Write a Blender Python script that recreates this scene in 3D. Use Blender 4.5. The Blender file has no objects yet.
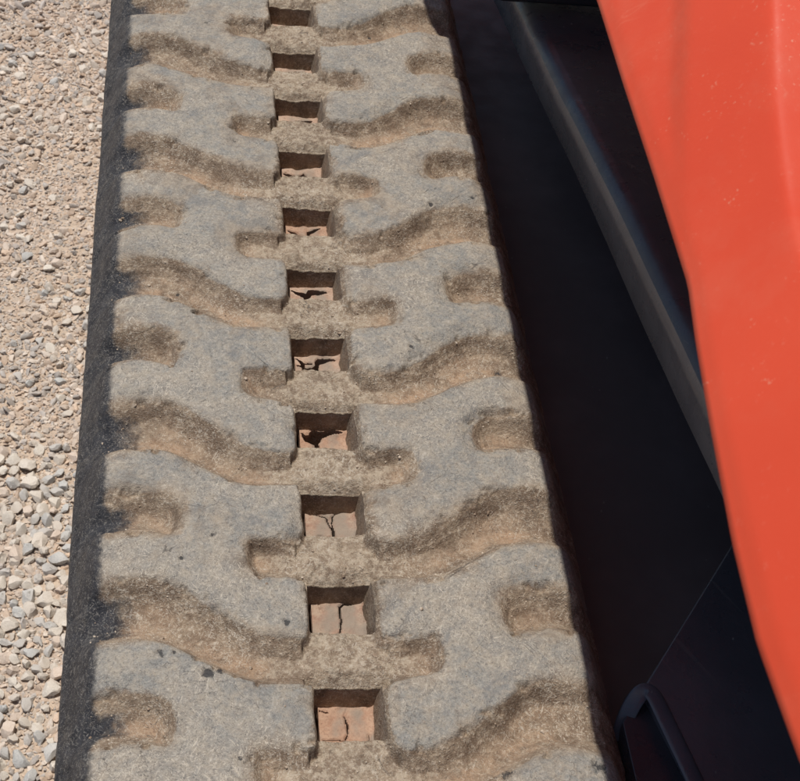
import bpy, bmesh, math
import numpy as np
from mathutils import Matrix, Vector

# ------------------------------------------------------------------ camera, sky, sun
S = 0.072                      # one track pitch (72 mm); everything below is laid out in pitches
GZ = 7.6                       # track tread floor stands this many pitches above the ground
def W(x, y, z): return (x*S, y*S, (z+GZ)*S)

scn = bpy.context.scene
col = scn.collection
PI = math.pi

cam_d = bpy.data.cameras.new('camera'); cam = bpy.data.objects.new('camera', cam_d); col.objects.link(cam)
rv = Vector((-0.78184394, -0.15903651, -0.04080824))
Rm = Matrix.Rotation(rv.length, 3, rv.normalized()) @ Matrix(((1,0,0),(0,-1,0),(0,0,-1)))
M3 = Matrix((Rm[0], -Rm[1], -Rm[2])).transposed()
cam.matrix_world = Matrix.Translation(Vector(W(-1.49334612, -11.04889744, 9.86592547))) @ M3.to_4x4()
cam_d.sensor_fit = 'HORIZONTAL'; cam_d.sensor_width = 36; cam_d.lens = 36*1500/800
cam_d.clip_start = 0.02; cam_d.clip_end = 500
cam_d.dof.use_dof = True; cam_d.dof.focus_distance = .95; cam_d.dof.aperture_fstop = 50
scn.camera = cam
scn.render.resolution_x = 1024; scn.render.resolution_y = 1000

SUN = Vector((-0.17, 0.13, 1.0)).normalized()       # towards the sun
elev = math.asin(SUN.z); azim = math.atan2(SUN.x, SUN.y)
world = bpy.data.worlds.new('World'); scn.world = world; world.use_nodes = True
wn = world.node_tree.nodes; wl = world.node_tree.links
bg = wn['Background']; sky = wn.new('ShaderNodeTexSky'); sky.sky_type = 'NISHITA'; sky.sun_disc = False
sky.sun_elevation = elev; sky.sun_rotation = azim
wl.new(sky.outputs[0], bg.inputs[0]); bg.inputs[1].default_value = 0.085
sun_d = bpy.data.lights.new('sun', 'SUN'); sun_d.energy = 4.0; sun_d.angle = math.radians(0.53); sun_d.color = (1.0, 0.95, 0.88)
sun = bpy.data.objects.new('sun', sun_d); col.objects.link(sun)
sun.rotation_euler = SUN.to_track_quat('Z', 'Y').to_euler(); sun.location = (0, 0, 5)
scn.view_settings.view_transform = 'Standard'; scn.view_settings.look = 'None'
scn.view_settings.exposure = 0.0; scn.view_settings.gamma = 1

# ------------------------------------------------------------------ noise helpers (numpy)
rng = np.random.default_rng(11)
def vnoise(x, y, freq, seed):
    """smooth value noise in -1..1"""
    r = np.random.default_rng(seed).random((256, 256)).astype(np.float32)*2-1
    X = x*freq+101.3; Y = y*freq+57.7
    xi = np.floor(X).astype(int); yi = np.floor(Y).astype(int); fx = X-xi; fy = Y-yi
    fx = fx*fx*(3-2*fx); fy = fy*fy*(3-2*fy)
    a = r[xi & 255, yi & 255]; b = r[(xi+1) & 255, yi & 255]; c = r[xi & 255, (yi+1) & 255]; d = r[(xi+1) & 255, (yi+1) & 255]
    return (a*(1-fx)+b*fx)*(1-fy)+(c*(1-fx)+d*fx)*fy
def fbm(x, y, freq, seed, n=4):
    s = 0; a = 1.0; t = 0
    for i in range(n):
        s = s+a*vnoise(x, y, freq*2**i, seed+i); t += a; a *= .5
    return s/t
def sstep(a, b, v):
    t = np.clip((v-a)/(b-a), 0, 1); return t*t*(3-2*t)
def chaikin(P, n=2, closed=False):
    P = np.array(P, float)
    for _ in range(n):
        Q = P[1:] if not closed else np.roll(P, -1, 0)
        A = P[:-1] if not closed else P
        N = np.stack([A*.75+Q*.25, A*.25+Q*.75], 1).reshape(-1, 2)
        P = N if closed else np.vstack([P[:1], N, P[-1:]])
    return P
def sdf(px, py, P):
    """signed distance to closed polygon, negative inside"""
    d2 = np.full(px.shape, 1e9); ins = np.zeros(px.shape, bool)
    for (ax, ay), (bx, by) in zip(P, np.roll(P, -1, 0)):
        ex, ey = bx-ax, by-ay; l2 = ex*ex+ey*ey
        if l2 < 1e-12: continue
        t = np.clip(((px-ax)*ex+(py-ay)*ey)/l2, 0, 1)
        d2 = np.minimum(d2, (px-ax-t*ex)**2+(py-ay-t*ey)**2)
        if ay != by:
            c = ((ay > py) != (by > py)) & (px < (bx-ax)*(py-ay)/(by-ay)+ax); ins ^= c
    d = np.sqrt(d2); return np.where(ins, -d, d)

# ------------------------------------------------------------------ material helpers
class NT:
    def __init__(s, name):
        s.m = bpy.data.materials.new(name); s.m.use_nodes = True; s.t = s.m.node_tree
        s.b = s.t.nodes['Principled BSDF']; s.out = s.t.nodes['Material Output']
        s.co = s.t.nodes.new('ShaderNodeTexCoord')
    def put(s, sock, v):
        if v is None: return
        if isinstance(v, bpy.types.NodeSocket): s.t.links.new(v, sock)
        elif isinstance(v, (tuple, list)) and len(v) == 3 and sock.type == 'RGBA': sock.default_value = (*v, 1)
        else: sock.default_value = v
    def obj(s, sc=(1, 1, 1), rot=(0, 0, 0)):
        src = s.co.outputs['Object']
        if any(rot):
            n = s.t.nodes.new('ShaderNodeMapping'); s.t.links.new(src, n.inputs[0]); n.inputs['Rotation'].default_value = rot; src = n.outputs[0]
        if tuple(sc) != (1, 1, 1):
            n = s.t.nodes.new('ShaderNodeMapping'); s.t.links.new(src, n.inputs[0]); n.inputs['Scale'].default_value = sc; src = n.outputs[0]
        return src
    def noise(s, v, scale, detail=4, rough=.55, dist=0):
        n = s.t.nodes.new('ShaderNodeTexNoise'); s.put(n.inputs['Vector'], v); n.inputs['Scale'].default_value = scale
        n.inputs['Detail'].default_value = detail; n.inputs['Roughness'].default_value = rough; n.inputs['Distortion'].default_value = dist
        return n.outputs[0]
    def vor(s, v, scale, feat='F1', out=0, rnd=1):
        n = s.t.nodes.new('ShaderNodeTexVoronoi'); n.feature = feat; s.put(n.inputs['Vector'], v); n.inputs['Scale'].default_value = scale
        n.inputs['Randomness'].default_value = rnd; return n.outputs[out]
    def ramp(s, v, a, b, lo=0., hi=1.):
        n = s.t.nodes.new('ShaderNodeMapRange'); s.put(n.inputs[0], v); n.interpolation_type = 'SMOOTHSTEP'
        for i, q in zip((1, 2, 3, 4), (a, b, lo, hi)): n.inputs[i].default_value = q
        return n.outputs[0]
    def mix(s, f, a, b, mode='MIX'):
        n = s.t.nodes.new('ShaderNodeMix'); n.data_type = 'RGBA'; n.blend_type = mode
        s.put(n.inputs[0], f); s.put(n.inputs[6], a); s.put(n.inputs[7], b); return n.outputs[2]
    def math(s, op, a, b=None, c=None):
        n = s.t.nodes.new('ShaderNodeMath'); n.operation = op; s.put(n.inputs[0], a); s.put(n.inputs[1], b); s.put(n.inputs[2], c); return n.outputs[0]
    def bump(s, h, dist, strength=1, prev=None):
        n = s.t.nodes.new('ShaderNodeBump'); s.put(n.inputs['Height'], h); n.inputs['Distance'].default_value = dist
        n.inputs['Strength'].default_value = strength; s.put(n.inputs['Normal'], prev); return n.outputs[0]
    def attr(s, name):
        n = s.t.nodes.new('ShaderNodeAttribute'); n.attribute_name = name; return n
    def sep(s, c):
        n = s.t.nodes.new('ShaderNodeSeparateColor'); s.put(n.inputs[0], c); return n.outputs
    def fin(s, color, rough, normal=None, **kw):
        s.put(s.b.inputs['Base Color'], color); s.put(s.b.inputs['Roughness'], rough); s.put(s.b.inputs['Normal'], normal)
        for k, v in kw.items(): s.put(s.b.inputs[k.replace('_', ' ')], v)
        return s.m

def rubber_material():
    n = NT('dusty_rubber'); v = n.obj()
    a = n.attr('wear'); r, g, b = n.sep(a.outputs['Color'])[:3]; chip = a.outputs['Alpha']
    a2 = n.attr('bridge').outputs['Fac']
    big = n.noise(v, 22, 3, .6); mid = n.noise(v, 120, 5, .7); fine = n.noise(v, 950, 2, .75);
    st = None
    for k, (rz, sc, lo) in enumerate(((.35, (1, .22, .6), .63), (1.45, (1, .24, .6), .635), (2.5, (1, .2, .6), .63))):
        q = n.ramp(n.noise(n.obj(sc, (0, 0, rz)), 760+110*k, 1, .5, 1.6), lo, lo+.06); st = q if st is None else n.math('MAXIMUM', st, q)
    crk = n.ramp(n.vor(n.mix(.035, v, n.noise(v, 60, 3), 'ADD'), 75, 'DISTANCE_TO_EDGE'), 0.0, .014, 1, 0)
    crk = n.math('MULTIPLY', crk, n.ramp(n.noise(v, 26, 2), .50, .62))
    top = n.mix(n.ramp(big, .38, .62), (.265, .260, .240), (.305, .282, .246))
    top = n.mix(n.ramp(mid, .42, .68, 0, .8), top, (.36, .315, .255))
    pat = n.noise(v, 75, 4, .7); f2 = n.noise(v, 470, 4, .8)
    top = n.mix(n.ramp(pat, .42, .66, 0, .55), top, (.40, .345, .27))
    top = n.mix(n.ramp(f2, .36, .47, .55, 0), top, (.115, .11, .105))
    top = n.mix(n.math('MULTIPLY', n.ramp(fine, .35, .47, .6, 0), n.ramp(pat, .3, .6, 1, .3)), top, (.10, .095, .09))
    top = n.mix(n.math('MULTIPLY', n.ramp(f2, .53, .66, 0, .8), n.ramp(pat, .35, .6, .35, 1)), top, (.50, .46, .40))
    dirt = n.mix(n.ramp(pat, .38, .62), (.19, .135, .092), (.32, .245, .172))
    dirt = n.mix(n.ramp(f2, .34, .47, .45, 0), dirt, (.10, .074, .052))
    dirt = n.mix(n.math('MULTIPLY', n.ramp(f2, .52, .63, 0, .85), n.ramp(pat, .36, .6, .25, 1)), dirt, (.55, .47, .37))
    dirt = n.mix(n.ramp(fine, .34, .46, .2, 0), dirt, (.10, .072, .05))
    dirt = n.mix(n.math('MULTIPLY', a2, n.ramp(n.noise(v, 190, 4, .75), .46, .60, .1, .8)), dirt, (.46, .385, .29))
    clay = n.mix(n.ramp(mid, .35, .65), (.33, .215, .135), (.45, .32, .215))
    clay = n.mix(n.ramp(fine, .34, .48, .45, 0), clay, (.17, .10, .06))
    cm = n.math('MULTIPLY', g, n.math('MULTIPLY', n.ramp(n.noise(v, 60, 4, .65), .36, .60), n.ramp(n.noise(v, 9, 2), .35, .62, .35, 1)))
    dirt = n.mix(cm, dirt, clay)
    tm = n.ramp(n.math('ADD', r, n.math('MULTIPLY', n.math('SUBTRACT', mid, .5), 1.1)), .22, .62)
    top = n.mix(n.ramp(n.noise(n.obj((1, .55, 1), (0, 0, .7)), 34, 4, .7, .8), .54, .70, 0, .55), top, (.165, .167, .168))
    dust = n.ramp(n.math('ADD', n.noise(v, 15, 5, .75, .6), n.math('MULTIPLY', n.math('SUBTRACT', 1, r), .30)), .52, .74, 0, .6)
    top = n.mix(dust, top, n.mix(n.ramp(pat, .4, .6), (.215, .165, .118), (.37, .30, .225)))
    c = n.mix(tm, dirt, top)
    c = n.mix(n.math('MULTIPLY', st, n.ramp(big, .35, .65, .15, .75)), c, (.56, .50, .41))
    blk = n.mix(n.ramp(mid, .35, .7), (.019, .020, .025), (.045, .046, .052))
    blk = n.mix(n.math('MULTIPLY', n.ramp(fine, .56, .68, 0, .7), n.ramp(pat, .4, .62)), blk, (.24, .225, .20))
    blk = n.mix(n.ramp(pat, .50, .75, 0, .5), blk, (.12, .105, .088))
    blk = n.mix(n.math('MULTIPLY', st, .45), blk, (.30, .28, .25))
    bm = n.ramp(n.math('ADD', b, n.math('MULTIPLY', n.math('SUBTRACT', n.noise(v, 210, 5, .8), .5), 1.15)), .18, .88)
    c = n.mix(bm, c, blk)
    c = n.mix(n.math('MULTIPLY', crk, .65), c, (.06, .05, .042))
    for rz, f_, lo in ((.9, 95, .735), (-.6, 120, .745)):      # long thin cuts and scrapes
        q = n.noise(n.obj((1, .035, .3), (0, 0, rz)), f_*4, 0, .5, 0); m_ = n.ramp(n.math('ABSOLUTE', n.math('SUBTRACT', q, .5)), 0, .012, 1, 0)
        m_ = n.math('MULTIPLY', m_, n.ramp(n.noise(n.obj((1, .5, 1), (0, 0, rz+.3)), f_*.35, 1), .60, .66)); c = n.mix(n.math('MULTIPLY', m_, .7), c, (.07, .062, .054))
    cc = n.ramp(n.math('ADD', chip, n.math('MULTIPLY', n.math('SUBTRACT', fine, .5), 1.3)), .42, .75)
    c = n.mix(n.math('MULTIPLY', cc, .85), c, (.03, .032, .036))
    h = n.math('ADD', n.math('MULTIPLY', mid, .9), n.math('MULTIPLY', f2, .8))
    h = n.math('ADD', h, n.math('MULTIPLY', fine, .35))
    nb = n.bump(h, .0020, .9)
    return n.fin(c, n.ramp(bm, 0, 1, .92, .62), nb, Specular_IOR_Level=.3)

def mud_material(name, c1, c2, grey):
    n = NT(name); v = n.obj()
    mid = n.noise(v, 160, 5, .65); fine = n.noise(v, 700, 3, .7); big = n.noise(v, 55, 2)
    c = n.mix(n.ramp(mid, .35, .65), c1, c2)
    c = n.mix(n.ramp(fine, .28, .5, .5, 0), c, (.15, .085, .055))
    c = n.mix(n.ramp(fine, .56, .74, 0, .5), c, (.5, .38, .28))
    c = n.mix(n.ramp(big, .5-.12*grey, .68-.1*grey, 0, .85), c, (.27, .225, .18))
    return n.fin(c, .95, n.bump(n.math('ADD', mid, n.math('MULTIPLY', fine, .4)), .0013, .8), Specular_IOR_Level=.2)

def black_material(name, base, rough, dust=.5, coat=0.):
    n = NT(name); v = n.obj()
    big = n.noise(v, 7, 4, .6); fine = n.noise(v, 300, 4, .7)
    c = n.mix(n.ramp(big, .4, .7, 0, .5), base, tuple(q*1.7+.004 for q in base))
    sp = n.math('MULTIPLY', n.ramp(n.vor(n.obj((1, .5, 1), (0, 0, .3)), 95), .045, .085, 1, 0), n.ramp(n.noise(v, 45, 2), .50, .60))
    c = n.mix(n.math('MULTIPLY', sp, dust), c, (.27, .25, .23))
    c = n.mix(n.ramp(fine, .62, .8, 0, dust*.5), c, (.10, .095, .09))
    ln = n.ramp(n.noise(n.obj((1, .04, 1), (0, 0, -.5)), 260, 1, .5, .6), .70, .76, 0, .25*dust)
    c = n.mix(ln, c, (.14, .13, .12))
    r = n.math('ADD', n.ramp(n.noise(v, 45, 4), .3, .7, rough-.07, rough+.1), n.math('MULTIPLY', sp, .3))
    nb = n.bump(n.noise(v, 16, 3), .004, .35); nb = n.bump(fine, .0003, .6, nb)
    return n.fin(c, r, nb, Specular_IOR_Level=.5)

def red_material():
    n = NT('red_paint'); v = n.obj()
    big = n.noise(v, 6, 3); fine = n.noise(v, 240, 4, .7)
    c = n.mix(n.ramp(big, .35, .7), (.555, .055, .021), (.60, .064, .025))
    c = n.mix(n.ramp(n.noise(v, 28, 5, .65), .46, .78, 0, .15), c, (.54, .18, .11))
    c = n.mix(n.ramp(fine, .60, .82, 0, .25), c, (.58, .22, .15))
    f5 = n.noise(v, 520, 2, .7)
    c = n.mix(n.math('MULTIPLY', n.ramp(f5, .62, .72, 0, .7), n.ramp(n.noise(v, 24, 3, .7), .5, .66)), c, (.62, .30, .20))
    q = n.noise(n.obj((1, .02, .3), (0, 0, -.9)), 150, 0); m_ = n.math('MULTIPLY', n.ramp(n.math('ABSOLUTE', n.math('SUBTRACT', q, .5)), 0, .008, 1, 0), n.ramp(n.noise(v, 14, 1), .56, .64))
    c = n.mix(n.math('MULTIPLY', m_, .14), c, (.68, .22, .13))
    nb = n.bump(n.noise(v, 9, 2), .004, .25); nb = n.bump(fine, .0002, .5, nb)
    return n.fin(c, n.ramp(n.noise(v, 60, 4), .3, .7, .42, .58), nb, Specular_IOR_Level=.3)

def stone_material(name, c1, c2, spots):
    n = NT(name); v = n.obj(); oi = n.t.nodes.new('ShaderNodeObjectInfo')
    a = n.attr('tint').outputs['Color']
    m = n.noise(v, 90, 5, .65); f = n.noise(v, 600, 3, .7)
    c = n.mix(n.ramp(m, .35, .68), c1, c2)
    c = n.mix(n.ramp(f, .3, .5, .35, 0), c, spots)
    c = n.mix(n.ramp(f, .58, .75, 0, .35), c, (.58, .52, .44))
    c = n.mix(n.math('MULTIPLY', oi.outputs['Random'], .5), c, (.58, .49, .41))
    return n.fin(c, .93, n.bump(n.math('ADD', m, n.math('MULTIPLY', f, .35)), .0016, .8), Specular_IOR_Level=.2)

def gravel_material():
    n = NT('gravel'); v = n.obj(); a = n.attr('tint').outputs['Color']
    m = n.noise(v, 120, 4, .65); f = n.noise(v, 620, 3, .7)
    c = n.mix(n.ramp(m, .3, .7, 0, .35), a, (.64, .55, .45))
    c = n.mix(n.ramp(f, .3, .5, .35, 0), c, (.2, .165, .13))
    c = n.mix(n.ramp(n.noise(v, 9, 3), .50, .66, 0, .35), c, (.57, .48, .40))
    c = n.mix(1, c, (.93, .91, .92), 'MULTIPLY')
    return n.fin(c, .95, n.bump(n.math('ADD', m, n.math('MULTIPLY', f, .35)), .0014, .8), Specular_IOR_Level=.2)

def ground_material():
    n = NT('sandy_ground'); v = n.obj()
    m = n.noise(v, 40, 6, .7); f = n.noise(v, 420, 4, .7); p = n.vor(v, 95); cell = n.vor(v, 95, 'F1', 1)
    c = n.mix(n.ramp(m, .35, .65), (0.538, 0.433, 0.328), (0.679, 0.562, 0.433))
    c = n.mix(n.ramp(n.noise(v, 8, 3), .48, .66, 0, .6), c, (.55, .46, .385))
    c = n.mix(n.math('MULTIPLY', n.ramp(p, .2, .55, 1, 0), .5), c, (.55, .49, .41))
    c = n.mix(n.ramp(f, .3, .5, .4, 0), c, (.2, .15, .11))
    c = n.mix(1, c, (.93, .90, .90), 'MULTIPLY')
    h = n.math('SUBTRACT', n.math('MULTIPLY', f, .5), n.math('MULTIPLY', p, 1.0))
    return n.fin(c, .97, n.bump(h, .004, .9), Specular_IOR_Level=.15)

M_RUB = rubber_material()
M_BLK = black_material('black_plastic', (.026, .024, .029), .30, 1.)
M_FEND = black_material('dusty_bounce_lit_plastic', (.112, .101, .102), .27, .5)  # dust tone, lightened further to stand in for light bounced off ground and track
M_FEND2 = black_material('scuffed_black_plastic', (.056, .051, .057), .30, 1.)
M_SHELF = black_material('shelf_plastic', (.040, .040, .048), .30, 1.)  # base raised and blued to paint in a broader sky sheen
M_LIP = black_material('sky_lit_black_edge', (.050, .052, .062), .30, .4)  # paler bluish base paints the sky highlight along the rolled edge
M_STEEL = black_material('black_painted_steel', (.14, .106, .10), .6, .8)
M_RED = red_material()

# ------------------------------------------------------------------ mesh helpers
def new_obj(name, me, mat=None, parent=None, label=None, cat=None, group=None, kind=None):
    o = bpy.data.objects.new(name, me); col.objects.link(o)
    if mat and me: me.materials.append(mat)
    if parent: o.parent = parent
    for k, v in (('label', label), ('category', cat), ('group', group), ('kind', kind)):
        if v: o[k] = v
    return o
def mesh_np(name, V, F, smooth=True, normals=None, colors=None, cname='wear', extra=None):
    """V (n,3) in metres, F (m,4) or (m,3)"""
    me = bpy.data.meshes.new(name); V = np.asarray(V, np.float32); F = np.asarray(F, np.int32); k = F.shape[1]
    me.vertices.add(len(V)); me.vertices.foreach_set('co', V.ravel())
    me.loops.add(F.size); me.loops.foreach_set('vertex_index', F.ravel())
    me.polygons.add(len(F)); me.polygons.foreach_set('loop_start', np.arange(0, F.size, k, dtype=np.int32))
    me.polygons.foreach_set('use_smooth', np.full(len(F), smooth)); me.update(calc_edges=True)
    if colors is not None:
        a = me.color_attributes.new(cname, 'FLOAT_COLOR', 'POINT'); a.data.foreach_set('color', np.asarray(colors, np.float32).ravel())
    if extra is not None: a = me.attributes.new('bridge', 'FLOAT', 'POINT'); a.data.foreach_set('value', np.asarray(extra, np.float32))
    if normals is not None: me.normals_split_custom_set_from_vertices(np.asarray(normals, np.float32))
    return me

# ------------------------------------------------------------------ the rubber track
root = new_obj('tracked_machine', None, label='black and red tracked machine with one worn muddy rubber track along its side', cat='tracked machine')
root.location = W(3.5, 0, -GZ)
def child(o):                                     # keep world placement under the machine
    o.parent = root; o.matrix_parent_inverse = Matrix.Translation(-Vector(root.location)); return o

ST = 0.0125
X0, X1, Y0, Y1 = -2.2, 2.2, -7.0, 7.5
nx = int(round((X1-X0)/ST))+1; ny = int(round((Y1-Y0)/ST))+1
xs = np.linspace(X0, X1, nx); ys = np.linspace(Y0, Y1, ny)
GX, GY = np.meshgrid(xs, ys, indexing='ij')
LUG = chaikin([(-3.2, .80), (-2.3, .82), (-1.95, .86), (-1.6, .87), (-1.42, .83), (-1.25, .74), (-1.06, .61), (-.87, .51), (-.72, .47), (-.5, .47), (-.31, .47),
    (-.285, .44), (-.285, .2), (-.285, -.10), (-.31, -.13), (-.5, -.12), (-.72, -.105), (-.765, -.15), (-.77, -.28), (-.765, -.38), (-.70, -.46), (-.53, -.50), (-.34, -.54),
    (-.29, -.60), (-.285, -.8), (-.29, -1.08), (-.34, -1.15), (-.56, -1.14), (-.73, -1.07), (-.89, -.965), (-1.06, -.82), (-1.2, -.70), (-1.32, -.61), (-1.46, -.555),
    (-1.68, -.54), (-1.9, -.57), (-2.3, -.62), (-3.2, -.66),
    (-3.3, -.60), (-3.3, -.3), (-3.2, -.09), (-2.3, -.07), (-1.95, -.045), (-1.75, -.025), (-1.56, -.03), (-1.42, -.075), (-1.35, -.05), (-1.32, .03), (-1.31, .15), (-1.33, .25), (-1.41, .33),
    (-1.56, .39), (-1.77, .385), (-1.95, .36), (-2.3, .33), (-3.2, .30), (-3.3, .35), (-3.3, .75)], 2, True)
wx = fbm(GX, GY, 1.6, 3, 3)*.030+fbm(GX, GY, 9, 40, 2)*.007; wy = fbm(GX, GY, 1.6, 23, 3)*.030+fbm(GX, GY, 9, 60, 2)*.007
D = np.full(GX.shape, 9.0); LID = np.full(GX.shape, -1)
lugs = []
for side in (-1, 1):
    for m in range(-4, 5):
        cy = 2*m-1 if side < 0 else 2*m
        j0 = max(0, int((cy-1.6-Y0)/ST)); j1 = min(ny, int((cy+1.35-Y0)/ST))
        if j1-j0 < 4: continue
        i0, i1 = (0, nx//2) if side < 0 else (nx//2, nx)
        sl = (slice(i0, i1), slice(j0, j1))
        px = GX[sl]+wx[sl]*(.4+.6*sstep(.28, .5, np.abs(GX[sl]))); py = GY[sl]+wy[sl]-cy
        d = sdf(-np.abs(px) if side > 0 else px, py, LUG)
        bet = d < D[sl]; D[sl] = np.where(bet, d, D[sl]); LID[sl] = np.where(bet, len(lugs), LID[sl]); lugs.append((side, cy))
AX = np.abs(GX)
# wall run: steep beside the slots, drafted elsewhere, worn rounder outwards
run = .125+.045*sstep(.4, 1.4, AX)+.07*fbm(GX, GY, 3.3, 71, 2)*sstep(.3, .6, AX); run = np.clip(run, .08, .27)
run = np.where((AX < .34) & (GX < 0), .02, np.where(AX < .34, .060, run))
rr = .04+.025*sstep(1.2, 1.9, AX); rr = np.where((AX < .36) & (GX < 0) & (GX > -.36), .022, rr)
tt = np.clip(D/run, 0, 1); T = (1-tt)**1.7                       # drafted wall running out in packed dirt
T = T-.13*(1-np.clip(np.abs(D)/rr, 0, 1))**2*np.where(D < 0, 1, 1-tt)
hl = .192-.012*fbm(GX, GY, .8, 5, 2)-.195*sstep(1.90, 2.2, AX)
floor = -.0*GX
floor = floor-.02*sstep(.10, .30, D)*sstep(.4, .8, AX)            # scooped groove floors
floor = floor+.055*sstep(1.30, .45, AX)*np.maximum(sstep(.0, .10, D), sstep(.40, .30, AX)*(1-T)*(D > .004))
floor = floor-.045*sstep(1.75, 2.02, AX)-.26*np.clip((AX-1.98)/.22, 0, 1)**1.3
Z = floor+hl*T-.02*sstep(1.5, 1.95, AX)*T
# bridges between the slots: rolled over on the far slot wall
fy = GY-np.floor(GY)                                              # 0..0.52 slot, 0.52..1 bridge
HL = .52
inb = sstep(.40, .28, AX)
Z = Z-inb*(.10*(1-np.clip((fy-HL)/.15, 0, 1))**2*(fy > HL)+.03*(1-np.clip((1-fy)/.05, 0, 1))**2*(fy > HL))*(1-T)
Z = Z+.012*inb*(fy > HL)*(1-T)
dirtm = 1-sstep(.3, .85, T)
Z = Z+dirtm*(inb*fbm(GX, GY, 13, 77, 4)*.022+fbm(GX, GY, 7, 90, 4)*.020+fbm(GX, GY, 28, 95, 3)*.007)+(1-dirtm)*(fbm(GX, GY, 6, 100, 3)*.006+fbm(GX, GY, 40, 105, 2)*.0018)
# nicks along the top edges
nick = sstep(.22, .6, fbm(GX, GY, 8, 120, 4))*sstep(-.11, -.01, D)*sstep(.06, -.01, D); Z -= nick*.05
round_ = sstep(.0, .5, fbm(GX, GY, 1.9, 133, 2))*sstep(-.18, .0, D)*(T > .3); Z -= round_*.045*T            # blocks worn down unevenly
# chips and dark marks seen on the blocks
chips = [(-.46, -3.98, .035), (-1.45, -4.27, .04), (-1.08, -4.45, .05), (-1.0, -4.42, .035), (-1.35, -4.25, .03), (-1.3, -3.35, .025), (-1.04, -3.1, .03), (.86, -.78, .03),
    (1.72, -.9, .05), (1.78, 1.6, .035), (-1.65, 1.0, .04), (-1.35, .1, .025), (-1.2, -.35, .04), (-1.25, -.45, .025), (1.1, -5.35, .06), (1.82, -5.3, .07), (-.85, -5.2, .035),
    (.95, 4.9, .04), (-.75, 2.4, .03), (1.3, 1.45, .03), (1.6, -2.05, .03)]
chip = np.zeros(GX.shape)
for cx, cy, r_ in chips:
    q = 1-np.hypot(GX-cx, GY-cy)/(r_*1.3)+.7*fbm(GX, GY, 22, int(200+cy*7), 2); q = np.where(np.hypot(GX-cx, GY-cy) < r_*2.2, np.clip(q, 0, 1), 0)
    chip = np.maximum(chip, q)
Z -= .014*sstep(.2, .7, chip)
# material masks (dirt, clay and bare rubber are real deposits and wear)
top_m = (1-.35*sstep(.0, .5, fbm(GX, GY, 1.3, 188, 3)))*sstep(.72, .97, T)*(1-.30*sstep(1.3, 1.9, AX))*(1-.42*sstep(-.13, -.01, D))*(1-.35*nick)
low_side = np.zeros(GX.shape)                                     # clay lies on the near half of the grooves
e = int(.16/ST); sh = np.roll(D, e, axis=1)                       # distance of the point nearer the camera
low_side = sstep(.17, .03, sh)*sstep(.03, .10, D)
clay = np.clip(low_side*sstep(2.0, 1.5, AX)*sstep(.42, .7, AX)+.42*sstep(.05, .18, D)*sstep(.5, .9, AX)*sstep(1.9, 1.5, AX), 0, 1)
blackm = sstep(-1.86, -2.02, GX)*1.0+.75*sstep(-1.45, -1.9, GX)*sstep(.02, .14, D)+.10*sstep(-1.6, -1.95, GX)
blackm = np.clip(blackm, 0, 1)+.30*sstep(1.95, 2.12, GX)
WEAR = np.stack([top_m, clay, np.clip(blackm, 0, 1), chip], -1)
BRG = (sstep(.95, .40, AX)*(1-T)).reshape(-1)
# jitter so that slot edges are not ruler straight, fade at the borders
VX = GX.copy(); VY = GY.copy()
hd = np.minimum(np.abs(AX-.24), .2)
VX += inb*fbm(GX, GY, 6, 140, 2)*.012; VY += inb*fbm(GX, GY, 6, 150, 2)*.014
VX += np.sign(GX)*sstep(2.05, 2.2, AX)*(fbm(GX*0+3, GY, 1.3, 160, 3)*.012+fbm(GX*0+3, GY, 14, 165, 2)*.004)
gx, gy = np.gradient(Z, ST, ST)
NN = np.stack([-gx, -gy, np.ones_like(gx)], -1); NN /= np.linalg.norm(NN, axis=-1, keepdims=True)
idx = np.arange(nx*ny).reshape(nx, ny)
cxm = (xs[:-1]+xs[1:])/2; cym = (ys[:-1]+ys[1:])/2
hole_c = ((cxm < .262) & (cxm > -.2765))[:, None] & ((cym-np.floor(cym))[None, :] < HL) & (cym[None, :] > -6.6) & (cym[None, :] < 7.4)
Tc = (T[:-1, :-1]+T[1:, :-1]+T[:-1, 1:]+T[1:, 1:])/4
lid_c = np.where(Tc > .02, LID[:-1, :-1], -1); lid_c[hole_c] = -2
P3 = np.stack([VX*S, VY*S, (Z+GZ)*S], -1).reshape(-1, 3)
NNf = NN.reshape(-1, 3); WF = WEAR.reshape(-1, 4)
def grid_part(mask, extraV=None):
    ii, jj = np.nonzero(mask)
    F = np.stack([idx[ii, jj], idx[ii+1, jj], idx[ii+1, jj+1], idx[ii, jj+1]], 1)
    u, inv = np.unique(F, return_inverse=True); return P3[u], inv.reshape(-1, 4), NNf[u], WF[u]
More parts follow.
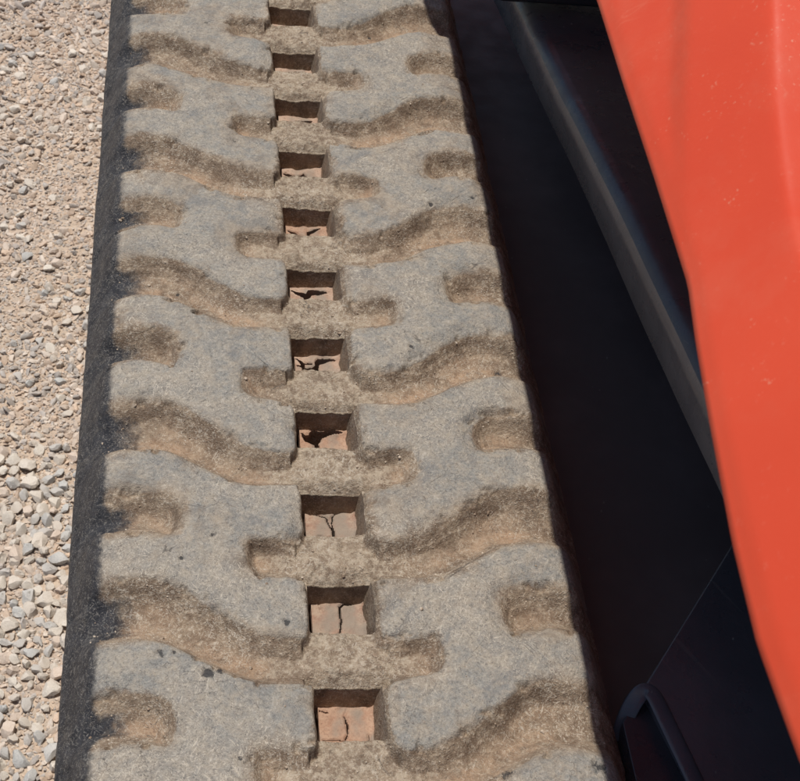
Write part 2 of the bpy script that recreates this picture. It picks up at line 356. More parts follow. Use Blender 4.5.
# walls of the slots and the flanks of the belt
def walls(mask_inside, levels, fn, col_fn):
    """quads hanging from every edge between mask_inside cells (void) and others"""
    Vs, Fs, Ns, Cs = [], [], [], []; base = 0
    pad = np.pad(mask_inside, 1)
    for di, dj in ((1, 0), (-1, 0), (0, 1), (0, -1)):
        nb = np.roll(np.roll(pad, -di, 0), -dj, 1)[1:-1, 1:-1]
        ii, jj = np.nonzero(mask_inside & ~nb)
        if di == 1: a, b = idx[ii+1, jj], idx[ii+1, jj+1]
        elif di == -1: a, b = idx[ii, jj+1], idx[ii, jj]
        elif dj == 1: a, b = idx[ii+1, jj+1], idx[ii, jj+1]
        else: a, b = idx[ii, jj], idx[ii+1, jj]
        for k in range(len(levels)):
            for e_ in (a, b):
                p = P3[e_].copy(); nrm = np.zeros((len(a), 3)); nrm[:, 0] = -di; nrm[:, 1] = -dj
                cc = WF[e_].copy(); Vs.append(fn(p, nrm, k, levels[k])); Ns.append(nrm); Cs.append(col_fn(cc, k))
        n_ = len(a); q = np.arange(n_)
        for k in range(len(levels)-1):
            t0 = base+2*k*n_; Fs.append(np.stack([t0+q, t0+n_+q, t0+3*n_+q, t0+2*n_+q], 1))
        base += 2*len(levels)*n_
    return np.vstack(Vs), np.vstack(Fs), np.vstack(Ns), np.vstack(Cs)
def slot_fn(p, nrm, k, dz):
    q = p.copy(); x = p[:, 0]/S; y = p[:, 1]/S
    rough = fbm(x*3+y*2+7, y*3-x+dz*9, 4, 300+k, 3)*.014*(k > 0)
    q[:, 0] += (nrm[:, 0]*(rough+(x > 0)*.15*-dz))*S; q[:, 1] += nrm[:, 1]*(rough+(nrm[:, 1] < 0)*.13*-dz)*S
    q[:, 2] = p[:, 2]*(1-k/6)+((GZ-.5)*S)*(k/6); return q
def slot_col(c, k):
    c = c.copy(); c[:, 0] = .02; c[:, 1] = .75; c[:, 2] = 0; c[:, 3] = 0; return c
SV, SF, SN, SC = walls(hole_c, [-.5*k/6 for k in range(7)], slot_fn, slot_col)
def join(parts):
    V, F, N, C = [], [], [], []; b = 0
    for v, f, n_, c in parts: V.append(v); F.append(f+b); N.append(n_); C.append(c); b += len(v)
    return np.vstack(V), np.vstack(F), np.vstack(N), np.vstack(C)
# flanks: outer sides of the top run
fl = []
for side, i in ((-1, 0), (1, nx-1)):
    pv = P3[idx[i]]; n_ = len(pv); lv = []
    for k, dz in enumerate((0, -.06, -.16, -.28)):
        q = pv.copy(); q[:, 0] += side*S*(.02*math.sin(k*1.0)); q[:, 2] += dz*S; lv.append(q)
    v = np.vstack(lv); a = np.arange(n_-1); f = np.vstack([np.stack([k*n_+a, k*n_+a+1, (k+1)*n_+a+1, (k+1)*n_+a], 1) for k in range(3)])
    if side > 0: f = f[:, ::-1]
    nn = np.tile(np.array([[side, 0, .3]])/1.044, (len(v), 1)); c = np.tile([[0, 0, 1. if side < 0 else .35, 0]], (len(v), 1)).astype(float)
    fl.append((v, f, nn, c))
# the rest of the loop: round both ends and along the ground
pth = []
R_ = 3.75
for k in range(17): t = k/16*PI; pth.append((7.5+R_*math.sin(t), -3.8+.0+R_*math.cos(t), math.sin(t), math.cos(t)))
for y in (5, 2, -1, -4, -6.9): pth.append((y, -7.55, 0, -1))
for k in range(17): t = PI+k/16*PI; pth.append((-7.0+R_*math.sin(t), -3.8+R_*math.cos(t), math.sin(t), math.cos(t)))
lv = []
for (y, z, ay, az) in pth:
    lv.append([(-2.22, y-ay*.45, z-az*.45), (-2.22, y-ay*.15, z-az*.15), (-2.0, y+ay*.02, z+az*.02), (2.0, y+ay*.02, z+az*.02), (2.22, y-ay*.15, z-az*.15), (2.22, y-ay*.45, z-az*.45)])
lv = np.array(lv); npt = len(pth); v = (lv.reshape(-1, 3)+[0, 0, GZ])*S
f = np.array([[k*6+j, (k+1)*6+j, (k+1)*6+(j+1) % 6, k*6+(j+1) % 6] for k in range(npt-1) for j in range(6)])[:, ::-1]
ctr = lv.mean(1, keepdims=True); nn = (lv-ctr*[0, 1, 1]-0).reshape(-1, 3)
nn = np.array([[np.sign(p[0])*(.9 if abs(p[0]) > 2.1 else .2), a[2]*.8, a[3]*.8] for a, L_ in zip(pth, lv) for p in L_]); nn /= np.linalg.norm(nn, axis=1, keepdims=True)
fl.append((v, f, nn, np.tile([[.1, .1, .3, 0]], (len(v), 1))))
g0 = grid_part(lid_c == -1); V, F, N, C = join([g0, (SV, SF, SN, SC)]+fl)
mi, mj = np.nonzero(lid_c == -1); ub = np.unique(np.stack([idx[mi, mj], idx[mi+1, mj], idx[mi+1, mj+1], idx[mi, mj+1]], 1)); EX = np.zeros(len(V)); EX[:len(ub)] = BRG[ub]
belt = child(new_obj('rubber_track', mesh_np('rubber_track', V, F, True, N, C, extra=EX), M_RUB, label='worn rubber track caked with brown dirt, a row of square slots down its middle'))
for k in range(len(lugs)):
    m = lid_c == k
    if m.sum() < 400: continue
    V, F, N, C = grid_part(m)
    o = new_obj('tread_block', mesh_np('tread_block', V, F, True, N, C), M_RUB, belt)

# grit and crumbs caught on the dirty rubber
def ico(sub):
    bm = bmesh.new(); bmesh.ops.create_icosphere(bm, subdivisions=sub, radius=1)
    v = np.array([q.co[:] for q in bm.verts]); f = np.array([[q.index for q in p.verts] for p in bm.faces]); bm.free(); return v, f
iv, if_ = ico(1); cand = np.argwhere((D > -.3) & (np.abs(GX) < 2.0)); cand = cand[rng.permutation(len(cand))]
Vs, Fs = [], []; b = 0; nn_ = 0
for i, j in cand:
    onlug = T[i, j] > .8
    if (onlug and rng.random() > .06) or (AX[i, j] < .29 and fy[i, j] < HL+.03): continue
    r_ = rng.uniform(.004, .010)*(1+(rng.random() > .93)*.9)
    q = iv*rng.uniform([.7, .7, .5], [1.5, 1.1, .9])*r_+rng.normal(size=iv.shape)*r_*.12; an = rng.random()*6.28
    q = np.stack([q[:, 0]*math.cos(an)-q[:, 1]*math.sin(an), q[:, 0]*math.sin(an)+q[:, 1]*math.cos(an), q[:, 2]], 1)
    Vs.append((q+[VX[i, j], VY[i, j], Z[i, j]+GZ+r_*.25])*S); Fs.append(if_+b); b += len(iv); nn_ += 1
    if nn_ > 1500: break
gm = NT('pale_grit'); gv = gm.obj(); gmat = gm.fin(gm.mix(gm.ramp(gm.noise(gv, 150, 3, .7), .38, .62), (.22, .16, .11), (.50, .42, .33)), .95)
new_obj('grit', mesh_np('grit', np.vstack(Vs), np.vstack(Fs), False), gmat, belt, kind='stuff')

# ------------------------------------------------------------------ dried mud in the slots
HP = {3: [[(-0.066, 0.377), (-0.025, 0.398), (-0.011, 0.465), (0.041, 0.481), (0.174, 0.493), (0.099, 0.434), (0.025, 0.376)]],
4: [[(-0.194, 0.486), (-0.146, 0.466), (-0.05, 0.433), (-0.015, 0.451), (0.02, 0.47), (0.028, 0.43), (0.048, 0.432), (0.025, 0.374), (0.004, 0.2), (-0.015, 0.2), (-0.017, 0.411), (-0.051, 0.417), (-0.147, 0.441)]],
5: [[(-0.183, 0.467), (-0.127, 0.448), (-0.055, 0.401), (0.009, 0.365), (0.026, 0.472), (0.072, 0.493), (0.148, 0.502), (0.09, 0.469), (0.036, 0.436), (0.02, 0.28), (-0.105, 0.29), (-0.107, 0.391), (-0.137, 0.433)]],
6: [[(-0.201, 0.48), (-0.13, 0.459), (-0.052, 0.412), (-0.022, 0.471), (0.05, 0.481), (0.158, 0.466), (0.048, 0.434), (-0.012, 0.4), (-0.041, 0.1), (-0.064, 0.1), (-0.068, 0.368), (-0.123, 0.419)]],
7: [[(-0.204, 0.503), (-0.139, 0.445), (-0.114, 0.360), (-0.049, 0.368), (-0.013, 0.4), (-0.0, 0.474), (0.027, 0.506), (0.114, 0.505), (0.182, 0.493), (0.112, 0.478), (0.015, 0.432), (-0.008, 0.2), (-0.139, 0.22), (-0.132, 0.335), (-0.153, 0.426)]],
8: [[(-0.191, 0.499), (-0.159, 0.467), (-0.12, 0.468), (-0.107, 0.515), (-0.072, 0.536), (-0.029, 0.517), (0.1, 0.529), (0.178, 0.508), (0.098, 0.489), (-0.012, 0.457), (-0.025, 0.41), (-0.046, 0.39), (-0.063, 0.1), (-0.084, 0.1), (-0.072, 0.362), (-0.152, 0.407)]],
10: [[(-0.029, 0.18), (0.009, 0.253), (0.021, 0.359), (0.015, 0.497), (0.053, 0.529), (0.189, 0.542), (0.115, 0.52), (0.057, 0.51), (0.032, 0.484), (0.041, 0.346), (0.024, 0.253), (-0.009, 0.18)]],
11: [[(0.013, 0.506), (0.001, 0.449), (0.022, 0.36), (0.012, 0.282), (-0.026, 0.17), (-0.036, 0.17), (0.003, 0.293), (0.001, 0.36), (-0.006, 0.45)]],
2: [[(-.20, .49), (-.14, .47), (-.10, .455), (-.14, .45), (-.19, .47)], [(-.02, .5), (.14, .5), (.12, .43), (.0, .42)]],
1: [[(-.04, .50), (.02, .49), (.06, .47), (.0, .46), (-.03, .47)]], 9: []}
LN = {9: [([(-.20, .56), (-.16, .53), (-.10, .515), (-.04, .505), (-.015, .48), (-.008, .42), (.003, .37), (.02, .36)], .006), ([(.20, .545), (.11, .545), (.06, .53), (.025, .49), (.02, .40), (.022, .36)], .006),
          ([(.02, .36), (.028, .30), (.024, .16)], .013), ([(-.16, .235), (-.10, .275), (-.04, .262), (.01, .258)], .011)],
      11: [([(.172, .27), (.175, .15)], .006), ([(-.20, .50), (-.15, .475), (-.13, .478)], .005), ([(-.19, .231), (-.08, .228), (-.02, .222)], .004)],
      7: [([(-.19, .38), (-.14, .365)], .004), ([(-.13, .43), (-.05, .437)], .003)], 10: [([(-.15, .56), (-.13, .45)], .002)]}
MUDL = {1: 'dried mud in the topmost slot at the picture edge, almost hidden',
 2: 'dried mud in the second slot from the top, with a dark gap at its right',
 3: 'pale dried mud in the third slot from the top, black wedge shaped hole',
 4: 'salmon dried mud in the fourth slot from the top, small dark hollow between lumps',
 5: 'dried mud in the fifth slot from the top, black hole left of a pink lump',
 6: 'dried mud in the middle slot of eleven, crack shaped like a flying bird',
 7: 'dried mud in the fifth slot from the bottom, black hole at its near edge',
 8: 'dried mud in the fourth slot from the bottom, black gap with a long beak',
 9: 'grey brown dried mud in third slot from the bottom, two thin cracks meeting',
 10: 'pinkish dried mud in the second slot from the bottom, hooked crack through it',
 11: 'smooth orange dried mud in the lowest slot, split by one curved crack'}
M_MUD = [mud_material('orange_clay', (.36, .215, .145), (.43, .285, .20), 0.45), mud_material('pale_clay', (.38, .25, .18), (.45, .33, .25), .8), mud_material('grey_clay', (.33, .20, .145), (.39, .29, .215), 1.1)]
hs = .0065
def seg_d(px, py, pts):
    d = np.full(px.shape, 9.)
    for (ax, ay), (bx, by) in zip(pts[:-1], pts[1:]):
        ex, ey = bx-ax, by-ay; t = np.clip(((px-ax)*ex+(py-ay)*ey)/(ex*ex+ey*ey), 0, 1); d = np.minimum(d, np.hypot(px-ax-t*ex, py-ay-t*ey))
    return d
for k in range(1, 12):
    yb = 6-k; u = np.arange(-.212, .30, hs); w = np.arange(.02, .585, hs); U_, W_ = np.meshgrid(u, w, indexing='ij')
    q = fbm(U_, W_+yb, 22, 400+k, 3)*.008
    cd = np.full(U_.shape, 9.); sh_ = .050*math.tan(math.radians(60-2.6*k))
    for P in HP.get(k, []): cd = np.minimum(cd, sdf(U_+q, W_+q*.7+sh_, np.array(P)))
    for P, wd in LN.get(k, []): cd = np.minimum(cd, seg_d(U_+q, W_+q*.7+sh_, P)-wd)
    rk = np.random.default_rng(k)
    zt = -.23+.03*U_*rk.uniform(-1, 1)+.04*(.3-W_)*rk.uniform(-1, .6)+fbm(U_, W_+yb, 5, 430+k, 3)*.03+fbm(U_, W_+yb, 25, 450+k, 2)*.005
    if k in (3, 4, 5, 6, 7, 8): cd = cd-.010; zt += .035*np.exp(-np.clip(cd, 0, 1)/.035)*sstep(-.3, .4, fbm(U_, W_+yb, 6, 470+k, 2))
    zt -= .012*(1-sstep(0, .014, cd))+.04*sstep(.19, .27, U_)*-1
    cell = (cd[:-1, :-1]+cd[1:, 1:]+cd[1:, :-1]+cd[:-1, 1:])/4 > 0
    # label connected pieces
    lab = np.where(cell, np.arange(cell.size).reshape(cell.shape)+1, 0)
    while True:
        n_ = lab.copy()
        for ax in (0, 1):
            for d_ in (1, -1):
                r_ = np.roll(lab, d_, ax)
                if ax == 0: r_[0 if d_ == 1 else -1, :] = 0
                else: r_[:, 0 if d_ == 1 else -1] = 0
                n_ = np.where(cell, np.maximum(n_, r_), 0)
        if (n_ == lab).all(): break
        lab = n_
    hid = np.arange(zt.size).reshape(zt.shape)
    E_ = new_obj('mud_plug', None, kind='thing', label=MUDL[k], cat='dried mud', group='dried mud plugs in the track slots'); E_.location = W(0, yb+.28, -.45)
    vals, cnt = np.unique(lab[lab > 0], return_counts=True)
    top3 = np.stack([U_, W_-.28, zt+.45], -1).reshape(-1, 3)*S
    for vv, c_ in zip(vals, cnt):
        if c_ < 25: continue
        mk = lab == vv; ii, jj = np.nonzero(mk)
        F = np.stack([hid[ii, jj], hid[ii+1, jj], hid[ii+1, jj+1], hid[ii, jj+1]], 1)
        us, inv = np.unique(F, return_inverse=True); F = inv.reshape(-1, 4); Vp = top3[us].copy()
        Vp[:, 2] += rk.uniform(-.012, .004)*S
        look = {a: b for b, a in enumerate(us)}; ex = []; Vt = Vp.copy(); Vd = Vp.copy(); Vd[:, 2] = -.5*S; n0 = len(us)
        pd = np.pad(mk, 1)
        for di, dj in ((1, 0), (-1, 0), (0, 1), (0, -1)):
            nb = np.roll(np.roll(pd, -di, 0), -dj, 1)[1:-1, 1:-1]; i2, j2 = np.nonzero(mk & ~nb)
            if di == 1: a, b = hid[i2+1, j2], hid[i2+1, j2+1]
            elif di == -1: a, b = hid[i2, j2+1], hid[i2, j2]
            elif dj == 1: a, b = hid[i2+1, j2+1], hid[i2, j2+1]
            else: a, b = hid[i2, j2], hid[i2+1, j2]
            for s_, t_ in zip(a, b): ex.append((look[s_]+n0, look[s_]+2*n0, look[t_]+2*n0, look[t_]+n0))
        me = mesh_np('mud_piece', np.vstack([Vp, Vt, Vd]), np.vstack([F, np.array(ex)]), True)
        me.set_sharp_from_angle(angle=math.radians(50))
        new_obj('mud_piece', me, M_MUD[{1: 1, 2: 1, 3: 1, 4: 1, 5: 0, 6: 1, 7: 1, 8: 0, 9: 2, 10: 2, 11: 0}[k]], E_)

# ------------------------------------------------------------------ machine body parts beside the track
import bmesh
def loft(name, rows, mat, label=None, thick=0, smooth=True, levels=0, crease=None):
    """rows: list of polylines (pitches) with equal counts"""
    bm = bmesh.new(); vs = [[bm.verts.new(W(*p)) for p in r] for r in rows]
    for a, b in zip(vs[:-1], vs[1:]):
        for i in range(len(a)-1): bm.faces.new((a[i], b[i], b[i+1], a[i+1]))
    bmesh.ops.recalc_face_normals(bm, faces=bm.faces)
    me = bpy.data.meshes.new(name); bm.to_mesh(me); bm.free()
    for p in me.polygons: p.use_smooth = smooth
    o = child(new_obj(name, me, mat, label=label))
    if thick: md = o.modifiers.new('thickness', 'SOLIDIFY'); md.thickness = thick*S; md.offset = 0
    return o
def box(name, lo, hi, mat, bev=.05, label=None, parent=None):
    bm = bmesh.new(); bmesh.ops.create_cube(bm, size=1)
    for v in bm.verts: v.co = Vector(W(*[lo[i]+(v.co[i]+.5)*(hi[i]-lo[i]) for i in range(3)]))
    if bev: bmesh.ops.bevel(bm, geom=bm.edges[:], offset=bev*S, segments=3, profile=.5, affect='EDGES')
    me = bpy.data.meshes.new(name); bm.to_mesh(me); bm.free()
    for p in me.polygons: p.use_smooth = True
    me.set_sharp_from_angle(angle=math.radians(40))
    o = new_obj(name, me, mat, label=label)
    if parent: o.parent = parent; o.matrix_parent_inverse = parent.matrix_world.inverted()
    else: child(o)
    return o

def lerp_path(P, ts):
    P = np.array(P, float); y = -P[:, 1]; return np.stack([np.interp(ts, y, P[:, c]) for c in range(3)], 1)
# fender: vertical skirt whose rounded top edge turns into a flat shelf
low = [(2.45, 9.0, -.35), (2.69, 5.8, 0), (2.75, 3.8, .2), (2.93, 1.25, .45), (3.0, -1.35, .7), (3.1, -3.6, 1.0), (3.2, -6.0, 1.2)]
hi = [(2.50, 9.0, .18), (2.76, 5.4, .52), (2.80, 4.73, .60), (2.80, 2.65, .88), (2.92, 1.0, 1.1), (2.98, -.2, 1.2), (3.07, -1.8, 1.3), (3.2, -3.9, 1.45), (3.3, -6.0, 1.6)]
ts = np.linspace(-9, 6, 61); NS_ = 40
L_ = lerp_path(low, ts); H_ = lerp_path(hi, ts)
def smooth_path(a):
    for _ in range(40): b = a.copy(); b[1:-1] = (a[:-2]+a[1:-1]*2+a[2:])/4; a = b
    return a
L_ = smooth_path(L_); H_ = smooth_path(H_)
R1 = .21
prof = []
for off, dz in ((0, None), (0, -1), ):
    pass
rows = []
inr = L_+np.array([.10, 0, .03]); rows.append(inr+np.array([0, 0, .25])); rows.append(inr); rows.append(L_+np.array([.03, 0, -.01])); rows.append(L_+np.array([0, 0, .03])); rows.append(L_*.5+(H_-np.array([0, 0, R1+.02]))*.5)
for k in range(9):
    t = k/8*PI/2; rows.append(H_+np.array([-.05+R1*(1-math.cos(t)), 0, -R1+R1*math.sin(t)]))
rows += [H_+np.array([.5, 0, -.01]), H_+np.array([1.0, 0, -.05]), H_+np.array([2.6, 0, -.06])]
wob = fbm(ts, ts*0+3, 1.1, 500, 2)
rows = [[(p[0]+.008*w_, p[1], p[2]) for p, w_ in zip(r, wob)] for r in rows]
fender = loft('fender', rows[8:], M_SHELF, label='long black fender shelf beside the track')
skirt = loft('fender_lip', rows[:9], M_FEND, label='dusty rolled lip along the fender edge, bounced light painted into its colour')
# near fender piece low in the corner of the frame
def plate(name, outline, ztop, zbot, mat, bev, label=None):
    bm = bmesh.new(); vs = [bm.verts.new(W(x, y, ztop)) for x, y in outline]; f = bm.faces.new(vs)
    r = bmesh.ops.extrude_face_region(bm, geom=[f]); 
    for v in r['geom']:
        if isinstance(v, bmesh.types.BMVert): v.co.z = (zbot+GZ)*S
    bmesh.ops.recalc_face_normals(bm, faces=bm.faces)
    ed = [e for e in bm.edges if all(abs(v.co.z-(ztop+GZ)*S) < 1e-6 for v in e.verts)]+[e for e in bm.edges if abs(e.verts[0].co.z-e.verts[1].co.z) > .01]
    bmesh.ops.bevel(bm, geom=ed, offset=bev*S, segments=6, profile=.5, affect='EDGES')
    me = bpy.data.meshes.new(name); bm.to_mesh(me); bm.free()
    for p in me.polygons: p.use_smooth = True
    me.set_sharp_from_angle(angle=math.radians(35))
    return child(new_obj(name, me, mat, label=label))
plate('fender_end', [(2.42, -4.47), (2.62, -5.35), (2.95, -7.2), (3.1, -9), (6.0, -9), (6.0, -2.9), (3.75, -2.74)], 0.0, -1.6, M_FEND2, .022, 'dusty black fender end with a rounded front corner, lowest beside the track')
def bead(name, pts, rad, mat, label=None):
    P = np.array(pts, float)
    for _ in range(3):
        Q = np.empty((2*len(P)-2, 3)); Q[0::2] = P[:-1]*.75+P[1:]*.25; Q[1::2] = P[:-1]*.25+P[1:]*.75; P = np.vstack([P[:1], Q, P[-1:]])
    rows_ = []
    for k in range(13):
        a_ = k/12*2*PI; tn = np.gradient(P, axis=0); tn /= np.linalg.norm(tn, axis=1, keepdims=True)
        sd = np.cross(tn, [0, 0, 1.]); sd /= np.linalg.norm(sd, axis=1, keepdims=True); up = np.cross(sd, tn)
        rows_.append(P+rad*(math.cos(a_)*sd*1.5+math.sin(a_)*up*.32))
    return loft(name, [[tuple(q) for q in r] for r in rows_], mat, label)
plate('fender_web', [(2.21, -4.74), (2.29, -4.62), (2.42, -4.52), (2.54, -4.9), (2.66, -5.4), (3.1, -8.9), (2.22, -8.9), (2.21, -6)], -.14, -1.5, M_BLK, .01)
bead('rolled_edge', [(2.22, -4.78, -.34), (2.25, -4.68, -.16), (2.33, -4.57, -.05), (2.41, -4.51, -.01), (2.47, -4.55, 0), (2.52, -4.80, 0), (2.63, -5.35, 0), (2.97, -7.2, 0), (3.1, -9, 0)], .048, M_LIP, 'narrow curved black lip along the fender end, close to the track')
# rail across the head of the fender
rail = box('cross_rail', (2.42, 4.82, .66), (5.7, 5.6, 1.1), M_BLK, .07, 'black rail lying across the fender')
# undercarriage and body behind; boxes added so the gap and slots read dark
box('track_frame', (-1.6, -7.0, -6.2), (1.6, 7.4, -1.3), M_STEEL, .1)
box('undercarriage', (1.61, -6.6, -5.6), (6.0, 17.0, -1.62), M_STEEL, .12)
box('inner_guard', (2.34, -4.2, -1.9), (2.50, 16, -1.25), M_STEEL, .07)
box('machine_body', (5.65, -12, -5.4), (9, 17, 9.0), M_STEEL, .2)

# red side panel: a pressed sheet with a shallow crease and a raised flank
edge = [(1.02, 22.0), (.78, 6.75), (.76, 6.2), (.985, 5.6), (.995, 4.5), (.995, 0.0), (.99, -3.42), (.97, -4.25), (.96, -5.06), (.94, -5.91), (.88, -6.32), (.82, -6.82), (.75, -7.47), (.72, -7.95), (.74, -8.42), (.80, -9.2), (.95, -10.5)]  # unseen far stretch lengthened and bulged to cast the shadow along the track edge
crease = [(2.2, 1.5), (1.70, -1.5), (1.25, -3.97), (1.12, -4.63), (1.02, -5.25), (.96, -5.73), (.90, -6.1), (.75, -8)]
bend = [(2.4, 4), (2.0, -1.5), (1.60, -3.8), (1.5, -4.52), (1.44, -4.87), (1.38, -5.23), (1.30, -5.83), (1.24, -6.23), (1.20, -7.0), (1.19, -8), (1.22, -9), (1.3, -10.5)]
ea = np.array(edge); ca = np.array(crease); ba = np.array(bend)
tv = np.linspace(-22, 10.5, 380); ex = np.interp(tv, -ea[:, 1], ea[:, 0])
bx_ = np.interp(tv, -ba[:, 1], ba[:, 0]); pass
cx_ = np.interp(tv, -ca[:, 1], ca[:, 0])
for _ in range(3):
    for A_ in (bx_, cx_): A_[1:-1] = (A_[:-2]+2*A_[1:-1]+A_[2:])/4
uu = np.concatenate([np.linspace(0, 2.4, 150), np.linspace(2.45, 4.75, 24)])
E2, UU = np.meshgrid(ex, uu, indexing='ij'); T2_, _ = np.meshgrid(tv, uu, indexing='ij'); B2, _ = np.meshgrid(bx_, uu, indexing='ij'); C2, _ = np.meshgrid(cx_, uu, indexing='ij')
SL = 1.3; XP = E2+UU*(1+(5.68-4.75-E2)/4.75*sstep(0, 4.75, UU)) if False else E2+UU; XP = np.minimum(XP, 5.66)
ZP = 5.5+SL*UU+.10*sstep(-.024, .024, XP-C2)*sstep(0, .22, C2-E2)-.03*(1-sstep(0, .05, UU))
dB = XP-B2; ZP = ZP-(SL-.05)*(np.sqrt(dB**2+.0003)+dB)/2
Vp = np.stack([XP*S, -T2_*S, (ZP+GZ)*S], -1).reshape(-1, 3); a_, b_ = XP.shape; pi = np.arange(a_*b_).reshape(a_, b_)
Fp = np.stack([pi[:-1, :-1], pi[1:, :-1], pi[1:, 1:], pi[:-1, 1:]], -1).reshape(-1, 4)
me = mesh_np('side_panel', Vp, Fp, True)
pan = child(new_obj('side_panel', me, M_RED, label='orange red sheet metal side panel overhanging the track'))
md = pan.modifiers.new('thickness', 'SOLIDIFY'); md.thickness = .045*S; md.offset = 1 if me.polygons[0].normal.z < 0 else -1

# ------------------------------------------------------------------ ground and gravel
bm = bmesh.new(); bmesh.ops.create_grid(bm, x_segments=40, y_segments=40, size=60)
me = bpy.data.meshes.new('ground'); bm.to_mesh(me); bm.free()
ground = new_obj('ground', me, ground_material(), kind='structure', label='sandy gravel ground beside the track')

def ico(sub):
    bm = bmesh.new(); bmesh.ops.create_icosphere(bm, subdivisions=sub, radius=1)
    v = np.array([q.co[:] for q in bm.verts]); f = np.array([[q.index for q in p.verts] for p in bm.faces]); bm.free(); return v, f
def stone_shape(sub, seed):
    v, f = ico(sub); r = np.random.default_rng(seed)
    v = v.copy()
    for _ in range(13):                                            # knock flats off it
        n_ = r.normal(size=3); n_ /= np.linalg.norm(n_); h_ = r.uniform(.40, .78); d_ = v@n_
        v = v-np.outer(np.maximum(d_-h_, 0), n_)*.92
    v *= r.uniform([.95, .75, .5], [1.45, 1.15, .85]); v += r.normal(size=v.shape)*.045
    return v, f
def in_view(x, y): return (y > -1.2) & (y < 18.2) & (x > -3.55-(y+1)*.085) & (x < -2.35)
# dart throwing with cells, big stones first
cell = .22; occ = {}; stones = []
def place(n_, rlo, rhi, box_, zf, tight):
    c = rng.random((n_, 2))*[box_[1]-box_[0], box_[3]-box_[2]]+[box_[0], box_[2]]
    rs = rlo+(rhi-rlo)*rng.random(n_)**1.7
    for (x, y), r_ in zip(c, rs):
        ci, cj = int(math.floor(x/cell)), int(math.floor(y/cell)); ok = True
        for i in (-1, 0, 1):
            for j in (-1, 0, 1):
                for (a, b, q) in occ.get((ci+i, cj+j), ()):
                    if (a-x)**2+(b-y)**2 < ((q+r_)*tight)**2: ok = False; break
                if not ok: break
            if not ok: break
        if ok: occ.setdefault((ci, cj), []).append((x, y, r_)); stones.append((x, y, r_, zf))
VB = (-6.5, -1.2, -3.5, 20.5)
place(3200, .085, .15, (-6.5, -1.2, -3.5, 5.0), .35, .72)
place(9000, .055, .09, (-6.5, -1.2, -3.5, 7.5), .35, .70)
place(3500, .070, .115, VB, .35, .76)
place(18000, .042, .070, VB, .35, .72)
place(34000, .024, .042, VB, .3, .72)
st = np.array(stones)
# fewer large stones half way along, where the fines show
dens = vnoise(st[:, 0], st[:, 1], .45, 9)+.35*np.exp(-((st[:, 1]-1)/5.)**2)*1.6-.15*np.exp(-((st[:, 1]-8)/3)**2)
keep = (st[:, 2] < .05) | (dens+rng.random(len(st))*.9 > -.05); st = st[keep]
vis = in_view(st[:, 0], st[:, 1]); dist = np.sqrt((st[:, 0]+1.5)**2+(st[:, 1]+11)**2+17.5**2)
app = np.where(vis, st[:, 2]/dist, 0); order = np.argsort(-app); big = order[:300]
SM = [stone_material('beige_stone', (0.702, 0.626, 0.526), (0.819, 0.749, 0.649), (0.491, 0.421, 0.351)), stone_material('grey_stone', (0.538, 0.532, 0.503), (0.667, 0.649, 0.608), (0.351, 0.339, 0.322)),
      stone_material('pink_stone', (0.702, 0.562, 0.450), (0.796, 0.667, 0.556), (0.491, 0.374, 0.292))]
shapes = []
for k in range(18):
    v, f = stone_shape(2, 600+k); me = mesh_np('stone', v*S, f, True); me.materials.append(SM[(0, 1, 0, 2, 0, 1)[k % 6]]); me.set_sharp_from_angle(angle=math.radians(24)); shapes.append(me)
for n_, i in enumerate(big):
    x, y, r_, zf = st[i]; o = bpy.data.objects.new('stone', shapes[int(rng.integers(18))]); col.objects.link(o); o.parent = ground
    o.location = (x*S, y*S, r_*S*(.30+rng.random()*.25)); o.scale = (r_*1.12,)*3; o.rotation_euler = (rng.normal()*.35, rng.normal()*.35, rng.random()*6.28)
rest = st[order[300:]]
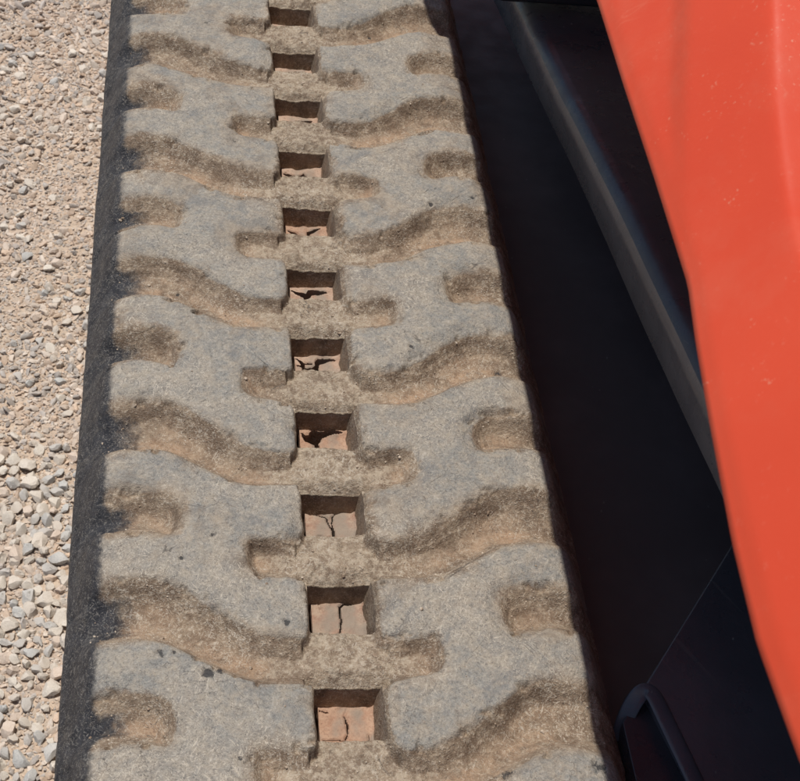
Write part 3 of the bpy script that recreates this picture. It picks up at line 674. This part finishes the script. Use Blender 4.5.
# small loose grit between and under everything
n_g = 42000
gr = np.stack([rng.uniform(-6.5, -1.2, n_g), rng.uniform(-3.5, 20.5, n_g), rng.uniform(.014, .034, n_g), np.full(n_g, .2)], 1)
far = np.stack([rng.uniform(-22, 14, 9000), rng.uniform(-16, 30, 9000), rng.uniform(.05, .15, 9000), np.full(9000, .3)], 1)
far = far[~((far[:, 0] > -6.5) & (far[:, 0] < -1.2) & (far[:, 1] > -3.5) & (far[:, 1] < 20.5))]
def gravel(arr, sub, nsh, seed):
    Vs, Fs, Cs = [], [], []; base = 0; r = np.random.default_rng(seed)
    pal = np.array([(0.702, 0.608, 0.503), (0.772, 0.690, 0.585), (0.585, 0.556, 0.509), (0.702, 0.562, 0.433), (0.515, 0.503, 0.474), (0.819, 0.755, 0.655), (0.737, 0.585, 0.439)])
    which = r.integers(nsh, size=len(arr))
    for k in range(nsh):
        v, f = stone_shape(sub, seed+k); A_ = arr[which == k]; m = len(A_)
        if not m: continue
        an = r.random(m)*2*PI; c, s_ = np.cos(an), np.sin(an); tl = r.normal(size=(m, 2))*.3
        q = np.empty((m, len(v), 3)); q[..., 0] = c[:, None]*v[:, 0]-s_[:, None]*v[:, 1]; q[..., 1] = s_[:, None]*v[:, 0]+c[:, None]*v[:, 1]
        q[..., 2] = v[:, 2]+tl[:, :1]*q[..., 0]+tl[:, 1:]*q[..., 1]
        q *= A_[:, 2][:, None, None]*1.12; q[..., 0] += A_[:, 0][:, None]; q[..., 1] += A_[:, 1][:, None]; q[..., 2] += (A_[:, 2]*(.1+.4*r.random(m)))[:, None]
        Vs.append(q.reshape(-1, 3)*S); Fs.append((f[None]+(base+np.arange(m)*len(v))[:, None, None]).reshape(-1, 3)); base += m*len(v)
        Cs.append(np.repeat(pal[r.integers(len(pal), size=m)]*r.uniform(.62, 1.0, (m, 1))*np.array([1, .965, .93]), len(v), 0))
    C_ = np.vstack(Cs); return np.vstack(Vs), np.vstack(Fs), np.hstack([C_, np.ones((len(C_), 1))])
big_r = rest[:, 2] > .055
parts = [gravel(rest[big_r], 2, 14, 700), gravel(rest[~big_r], 1, 16, 800), gravel(np.vstack([gr, far]), 1, 12, 900)]
Vs, Fs, Cs = [], [], []; b = 0
for v, f, c in parts: Vs.append(v); Fs.append(f+b); Cs.append(c); b += len(v)
me = mesh_np('gravel', np.vstack(Vs), np.vstack(Fs), True, None, np.vstack(Cs), 'tint')
me.set_sharp_from_angle(angle=math.radians(24))
g = new_obj('gravel', me, gravel_material(), ground, kind='stuff')
print('stones', len(st), 'tris', len(me.polygons), 'belt quads', nx*ny)
